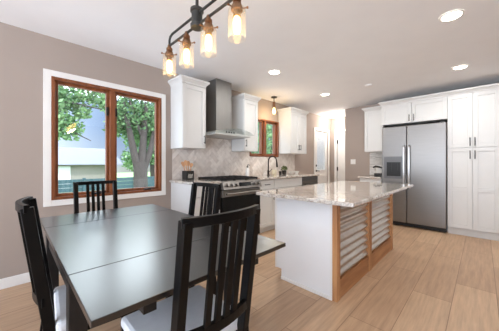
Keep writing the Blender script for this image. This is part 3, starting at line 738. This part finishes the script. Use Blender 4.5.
# ------------------------------------------------------------------ dining chairs (local: faces +y, back at y=0)
def backy(z): return -.075*((z-.44)/.55)**1.0 if z > .44 else -.045*((.44-z)/.44)**1.3
def make_chair():
    c = thing('dining_chair', (0, 0, 0), 'x', 'chair', 'black slatted dining chairs around the table')
    H = .99; W2_ = .181; pw = .0165
    for s in (-1, 1):
        pts = [(s*(W2_-pw), backy(z), z) for z in (0, .15, .3, .44, .55, .7, .85, H-.012)]
        MB().sweep(pts, pw, .022, (1, 0, 0)).build('rear_post', M['chairblk'], c, bevel=.003, local=True)
        MB().sweep([(s*.185, .385, 0), (s*.185, .385, .405)], .018, .018, (1, 0, 0)).build('front_leg', M['chairblk'], c, bevel=.003, local=True)
        MB().box(s*.175-.010, s*.175+.010, .018, .37, .365, .405).build('side_rail', M['chairblk'], c, local=True)
    def curved(z, hh, name, d):
        pts = []
        for i in range(13):
            u = -1+i/6; pts.append((u*W2_, backy(z)-d*(1-u*u), z))
        m = MB(); m.sweep(pts, hh, .0105, (0, 0, 1)); return m.build(name, M['chairblk'], c, bevel=.002, local=True)
    curved(H-.016, .017, 'top_rail', .036)
    curved(.555, .020, 'lower_rail', .036)
    for u in (-.36, -.12, .12, .36):
        pts = [(u*W2_, backy(z)-.036*(1-u*u), z) for z in (.565, .62, .72, .84, .965)]
        MB().sweep(pts, .0125, .0065, (1, 0, 0)).build('slat', M['chairblk'], c, local=True)
    MB().box(-.165, .165, .365, .405, .365, .405).build('front_rail', M['chairblk'], c, local=True)
    m = MB().box(-.215, .215, .022, .43, .407, .458)
    m.build('seat', M['cushion'], c, bevel=.018, label='white padded seat cover', local=True)
    return c
ch = make_chair()
ch['label'] = 'black slatted dining chair nearest the camera, at the near table end'
ch.location = (-.765, .566, 0); ch.rotation_euler = (0, 0, math.pi/2)          # faces -x
copy_thing(ch, (-2.64, .585, 0), -math.pi/2, 'black slatted dining chair in front of the large window')
copy_thing(ch, (-1.72, 1.125, 0), math.pi+.06, 'black slatted dining chair on the range side of the table')
copy_thing(ch, (-1.545, .130, 0), -.075, 'black dining chair seen edge-on at the left of the table')

# ------------------------------------------------------------------ lamps
py = .75; bx = (-1.505, -1.282, -1.055, -.826); zr = 1.965
t = thing('pendant_light', (-1.165, py, ZC), 'four-bulb charcoal linear pendant light hanging over the table', 'pendant light')
MB().lathe((-1.168, py, 0), [(.06, ZC-.03), (.065, ZC-.012), (.065, ZC-.001)], 20).build('canopy', M['blackmetal'], t, smooth=True)
MB().tube([(-1.168, py, ZC-.03), (-1.168, py, 2.05)], .009, 10).build('stem', M['blackmetal'], t, smooth=True)
MB().lathe((-1.168, py, 0), [(.02, 1.945), (.036, 1.947), (.038, 1.965), (.031, 1.971), (.031, 2.035), (.038, 2.04), (.038, 2.055), (.02, 2.06)], 20).build('hub', M['blackmetal'], t, smooth=True)
MB().tube([(bx[0]-.004, py, zr-.002), (bx[3]+.004, py, zr-.002)], .0075, 10).build('lower_bar', M['blackmetal'], t, smooth=True)
pts = [(bx[0], py, zr), (bx[0], py, 2.00), (bx[0]+.012, py, 2.018), (bx[0]+.04, py, 2.028), (-1.168, py, 2.028), (bx[3]-.04, py, 2.028), (bx[3]-.012, py, 2.018), (bx[3], py, 2.00), (bx[3], py, zr)]
MB().tube(pts, .0075, 10).build('arched_bar', M['blackmetal'], t, smooth=True)
for x in bx:
    so_ = MB().lathe((x, py, 0), [(.008, 1.972), (.012, 1.965), (.012, 1.948), (.020, 1.945), (.020, 1.932), (.014, 1.928), (.022, 1.922), (.028, 1.905), (.028, 1.892), (.018, 1.888), (.018, 1.862)], 16).build('socket', M['copper'], t, smooth=True, label='antique copper socket')
    for a in (.5, .5+2*math.pi/3, .5+4*math.pi/3):
        m = MB(); u = V((math.cos(a), math.sin(a), 0)); q = V((x, py, 1.898)); m.tube([q+u*.02, q+u*.047, q+u*.048, q+u*.056], [.003, .003, .0055, .0055], 6)
        m.build('thumb_screw', M['copper'], so_)
    MB().lathe((x, py, 0), [(.030, 1.904), (.038, 1.902), (.043, 1.892), (.043, 1.757), (.041, 1.757), (.041, 1.890), (.037, 1.899), (.030, 1.901)], 28, cap=False).build('lamp_shade', M['shade'], t, smooth=True, label='clear glass cylinder shade')
    MB().lathe((x, py, 0), [(.010, 1.866), (.016, 1.855), (.019, 1.84), (.019, 1.80), (.013, 1.785), (.004, 1.780)], 16).build('bulb', M['bulb'], t, smooth=True, label='glowing amber tube bulb')
    l = bpy.data.lights.new('bulb_glow', 'POINT'); l.energy = .8; l.color = (1, .74, .42); l.shadow_soft_size = .02
    lo = bpy.data.objects.new('bulb_glow', l); COL.objects.link(lo); lo.parent = t; lo.location = (x-(-1.165), 0, 1.745-ZC)

t = thing('sink_pendant', (-2.926, 3.646, ZC), 'single bare-bulb pendant light over the sink window', 'pendant light')
cx_, cy_ = -2.926, 3.646
MB().lathe((cx_, cy_, 0), [(.03, ZC-.022), (.058, ZC-.016), (.06, ZC-.001)], 20).build('canopy', M['blackmetal'], t, smooth=True)
MB().tube([(cx_, cy_, ZC-.02), (cx_, cy_, ZC-.10)], .008, 8).build('stem', M['blackmetal'], t)
MB().lathe((cx_, cy_, 0), [(.012, ZC-.09), (.026, ZC-.10), (.028, ZC-.20), (.022, ZC-.215)], 16).build('socket', M['copper'], t, smooth=True, label='brown bronze socket')
MB().lathe((cx_, cy_, 0), [(.014, ZC-.212), (.018, ZC-.235), (.032, ZC-.28), (.03, ZC-.31), (.012, ZC-.335)], 16).build('bulb', M['bulb'], t, smooth=True, label='glowing amber bulb')
l = bpy.data.lights.new('sink_glow', 'POINT'); l.energy = 3; l.color = (1, .74, .42); l.shadow_soft_size = .03
lo = bpy.data.objects.new('sink_glow', l); COL.objects.link(lo); lo.parent = t; lo.location = (0, 0, -.37)

for x, y, lab in ((-.192, 2.737, 'recessed ceiling light nearest the camera, above the island aisle'), (-.213, 4.287, 'recessed ceiling light in front of the tall pantry cabinet'),
                  (-2.117, 2.65, 'recessed ceiling light in front of the range hood'), (-2.122, 4.185, 'recessed ceiling light near the last wall cabinet and hall')):
    t = thing('recessed_light', (x, y, ZC), lab, 'ceiling light', 'round recessed ceiling lights')
    MB().lathe((x, y, 0), [(.088, ZC-.001), (.088, ZC-.006), (.072, ZC-.010), (.068, ZC-.004)], 28, cap=False).build('trim_ring', M['trim'], t, smooth=True)
    MB().lathe((x, y, 0), [(.068, ZC-.006), (.068, ZC-.002)], 28).build('lens', M['lens'], t, label='glowing white lens')
    l = bpy.data.lights.new('downlight', 'AREA'); l.shape = 'DISK'; l.size = .13; l.energy = DOWN_W; l.color = (1, .97, .93)
    lo = bpy.data.objects.new('downlight', l); COL.objects.link(lo); lo.parent = t; lo.location = (0, 0, -.012)
t = thing('hall_ceiling_light', (-2.786, 6.2, ZC), 'flush round white ceiling light in the short hall', 'ceiling light')
MB().lathe((-2.786, 6.2, 0), [(.15, ZC-.001), (.15, ZC-.02), (.14, ZC-.022)], 28).build('base', M['trim'], t, smooth=True)
MB().lathe((-2.786, 6.2, 0), [(.14, ZC-.022), (.135, ZC-.045), (.10, ZC-.075), (.04, ZC-.09)], 28).build('diffuser', M['hall'], t, smooth=True, label='glowing white diffuser')
l = bpy.data.lights.new('hall_glow', 'POINT'); l.energy = 13; l.color = (1, .93, .86); l.shadow_soft_size = .1
lo = bpy.data.objects.new('hall_glow', l); COL.objects.link(lo); lo.parent = t; lo.location = (0, 0, -.2)
tag(MB().lathe((-1.35, 4.2, 0), [(.06, ZC-.001), (.06, ZC-.012), (.05, ZC-.02), (.01, ZC-.021)], 24).build('smoke_detector', M['ceil'], smooth=True), 'small round white detector on the ceiling beyond the island', 'detector')

# ------------------------------------------------------------------ outside the window
tag(MB().box(-40, -8.2, -14, 26, -.5, -.35).build('lawn', M['grass']), 'green lawn outside the window', 'lawn', kind='structure')
tag(MB().box(-8.2, XL-.2, -14, 26, -.5, -.35).build('bounce_patio', M['paving']), 'unseen pale paving added to bounce daylight onto the ceiling', 'bounce_patio', kind='structure')  # unseen ground, added pale to throw daylight up to the ceiling
def leaf_cloud(m, blobs, n, size):
    tot = sum(b[3]**2 for b in blobs)
    for bx_, by_, bz_, br_ in blobs:
        for i in range(int(n*br_**2/tot)):
            u = V((random.gauss(0, 1), random.gauss(0, 1), random.gauss(0, 1))).normalized()
            q = V((bx_, by_, bz_))+u*br_*random.uniform(.2, 1)**.6
            a = V((random.gauss(0, 1), random.gauss(0, 1), random.gauss(0, .6))).normalized(); b_ = a.orthogonal().normalized(); s = size*random.uniform(.6, 1.3)
            m.bm.faces.new([m.bm.verts.new(q+a*s), m.bm.verts.new(q+b_*s*.55), m.bm.verts.new(q-a*s), m.bm.verts.new(q-b_*s*.55)])
def tree(name, base, trunk, blobs, n, size, mat, label):
    t = thing(name, base, label, 'tree', 'trees outside the windows')
    m = MB()
    for pts, rs in trunk: m.tube(pts, rs, 10)
    m.build('trunk', M['bark'], t, smooth=True)
    m = MB(); leaf_cloud(m, blobs, n, size); m.build('foliage', mat, t)
B = V((-9.0, 3.36, -.35))
tree('leafy_tree', B, [([B, B+V((0, 0, .5)), B+V((0, -.01, 1.25)), B+V((0, -.02, 1.55))], [.34, .25, .25, .22]),
    ([B+V((0, -.06, 1.2)), B+V((0, -.24, 1.9)), B+V((0, -.42, 2.8)), B+V((0, -.6, 3.7))], [.17, .13, .10, .05]),
    ([B+V((0, .02, 1.3)), B+V((.05, .06, 2.2)), B+V((.0, .16, 3.2)), B+V((0, .2, 3.8))], [.17, .13, .10, .06]),
    ([B+V((0, .08, 1.2)), B+V((.1, .32, 2.0)), B+V((.1, .5, 3.0))], [.13, .11, .05]),
    ([B+V((0, .10, 2.3)), B+V((.1, -.35, 3.5)), B+V((.1, -.5, 4.0))], [.05, .04, .02])],
    [(-9.2, 3.0, 3.0, .68), (-9.3, 3.8, 2.9, .75), (-8.8, 4.3, 2.6, .7), (-9.4, 2.65, 2.5, .42), (-9.8, 4.4, 3.1, .6), (-9.5, 3.5, 2.4, .6)], 5200, .075, M['leaves'], 'forked dark trunk tree behind the right window pane')
B = V((-8.6, -.9, -.35))
tree('leafy_tree', B, [([B, B+V((0, .1, 2)), B+V((-.1, .5, 3.8))], [.22, .17, .10]), ([B+V((0, .1, 2)), B+V((.1, 1.0, 2.9)), B+V((.1, 2.0, 3.3)), B+V((.1, 2.9, 3.2))], [.09, .06, .035, .015]),
    ([B+V((.05, .9, 2.8)), B+V((.1, 1.8, 2.6)), B+V((.1, 2.6, 2.2))], [.04, .025, .012])],
    [(-8.6, .5, 2.9, .72), (-8.8, 1.2, 3.15, .48), (-8.4, .7, 2.3, .55), (-8.6, 1.15, 2.2, .42), (-8.7, 1.9, 3.25, .36), (-8.6, -.6, 2.8, .9), (-8.5, 2.2, 2.95, .28), (-8.6, 1.5, 2.7, .26)], 5200, .07, M['leaves2'], 'pale leafy tree overhanging the left window pane')
tree('leafy_tree', (-14.5, 6.2, -.35), [([(-14.5, 6.2, -.35), (-14.5, 6.1, 2), (-14.5, 6.2, 3.4)], [.2, .15, .1])],
    [(-14.5, 5.2, 2.9, 1.0), (-14.6, 6.4, 3.3, 1.2), (-14.4, 6.4, 2.0, 1.1), (-14.5, 5.0, 1.4, .7), (-14.5, 7.4, 2.8, 1.0)], 5000, .10, M['leaves2'], 'distant green tree behind the forked trunk')
tree('leafy_tree', (-10.3, 12.5, -.35), [([(-10.3, 12.5, -.35), (-10.3, 12.4, 1.5), (-10.2, 12.5, 3)], [.2, .15, .1])],
    [(-10.3, 12.5, 2.7, 1.3), (-11.6, 12.8, 2.4, 1.3), (-9.2, 12.6, 2.9, 1.3), (-10.4, 12.4, 3.9, .9)], 3000, .11, M['leaves2'], 'green tree seen through the small sink window')
# neighbour's house and fence
h = thing('house', (-17, 2.3, -.35), 'pale house with a light grey roof beyond the fence', 'house')
MB().box(-20, -16.4, -2.0, 4.6, -.35, 1.15).build('wall', M['siding'], h)
MB().poly([(-16.0, -2.4, 1.08), (-20.4, -2.4, 1.08), (-18.4, -2.4, 2.15)], (0, 7.3, 0)).build('roof', M['roofing'], h)
MB().box(-16.4, -16.36, 1.2, 2.3, -.3, 1.0).build('garage_door', M['blind'], h, label='white garage door')
fe = thing('garden_fence', (-11.5, 3, -.35), 'blue-grey horizontal board fence across the garden', 'fence')
m = MB()
for k in range(5): m.box(-11.52, -11.48, -4, 12, -.3+k*.165, -.3+k*.165+.155)
m.build('boards', M['fence'], fe)
for k in range(9): MB().box(-11.48, -11.38, -4+k*2, -3.9+k*2, -.35, .56).build('post', M['fence'], fe)

M['tabletop'].node_tree.nodes['Principled BSDF'].inputs['Coat IOR'].default_value = 1.8
for o in bpy.data.objects:
    if '_w' in o: del o['_w']
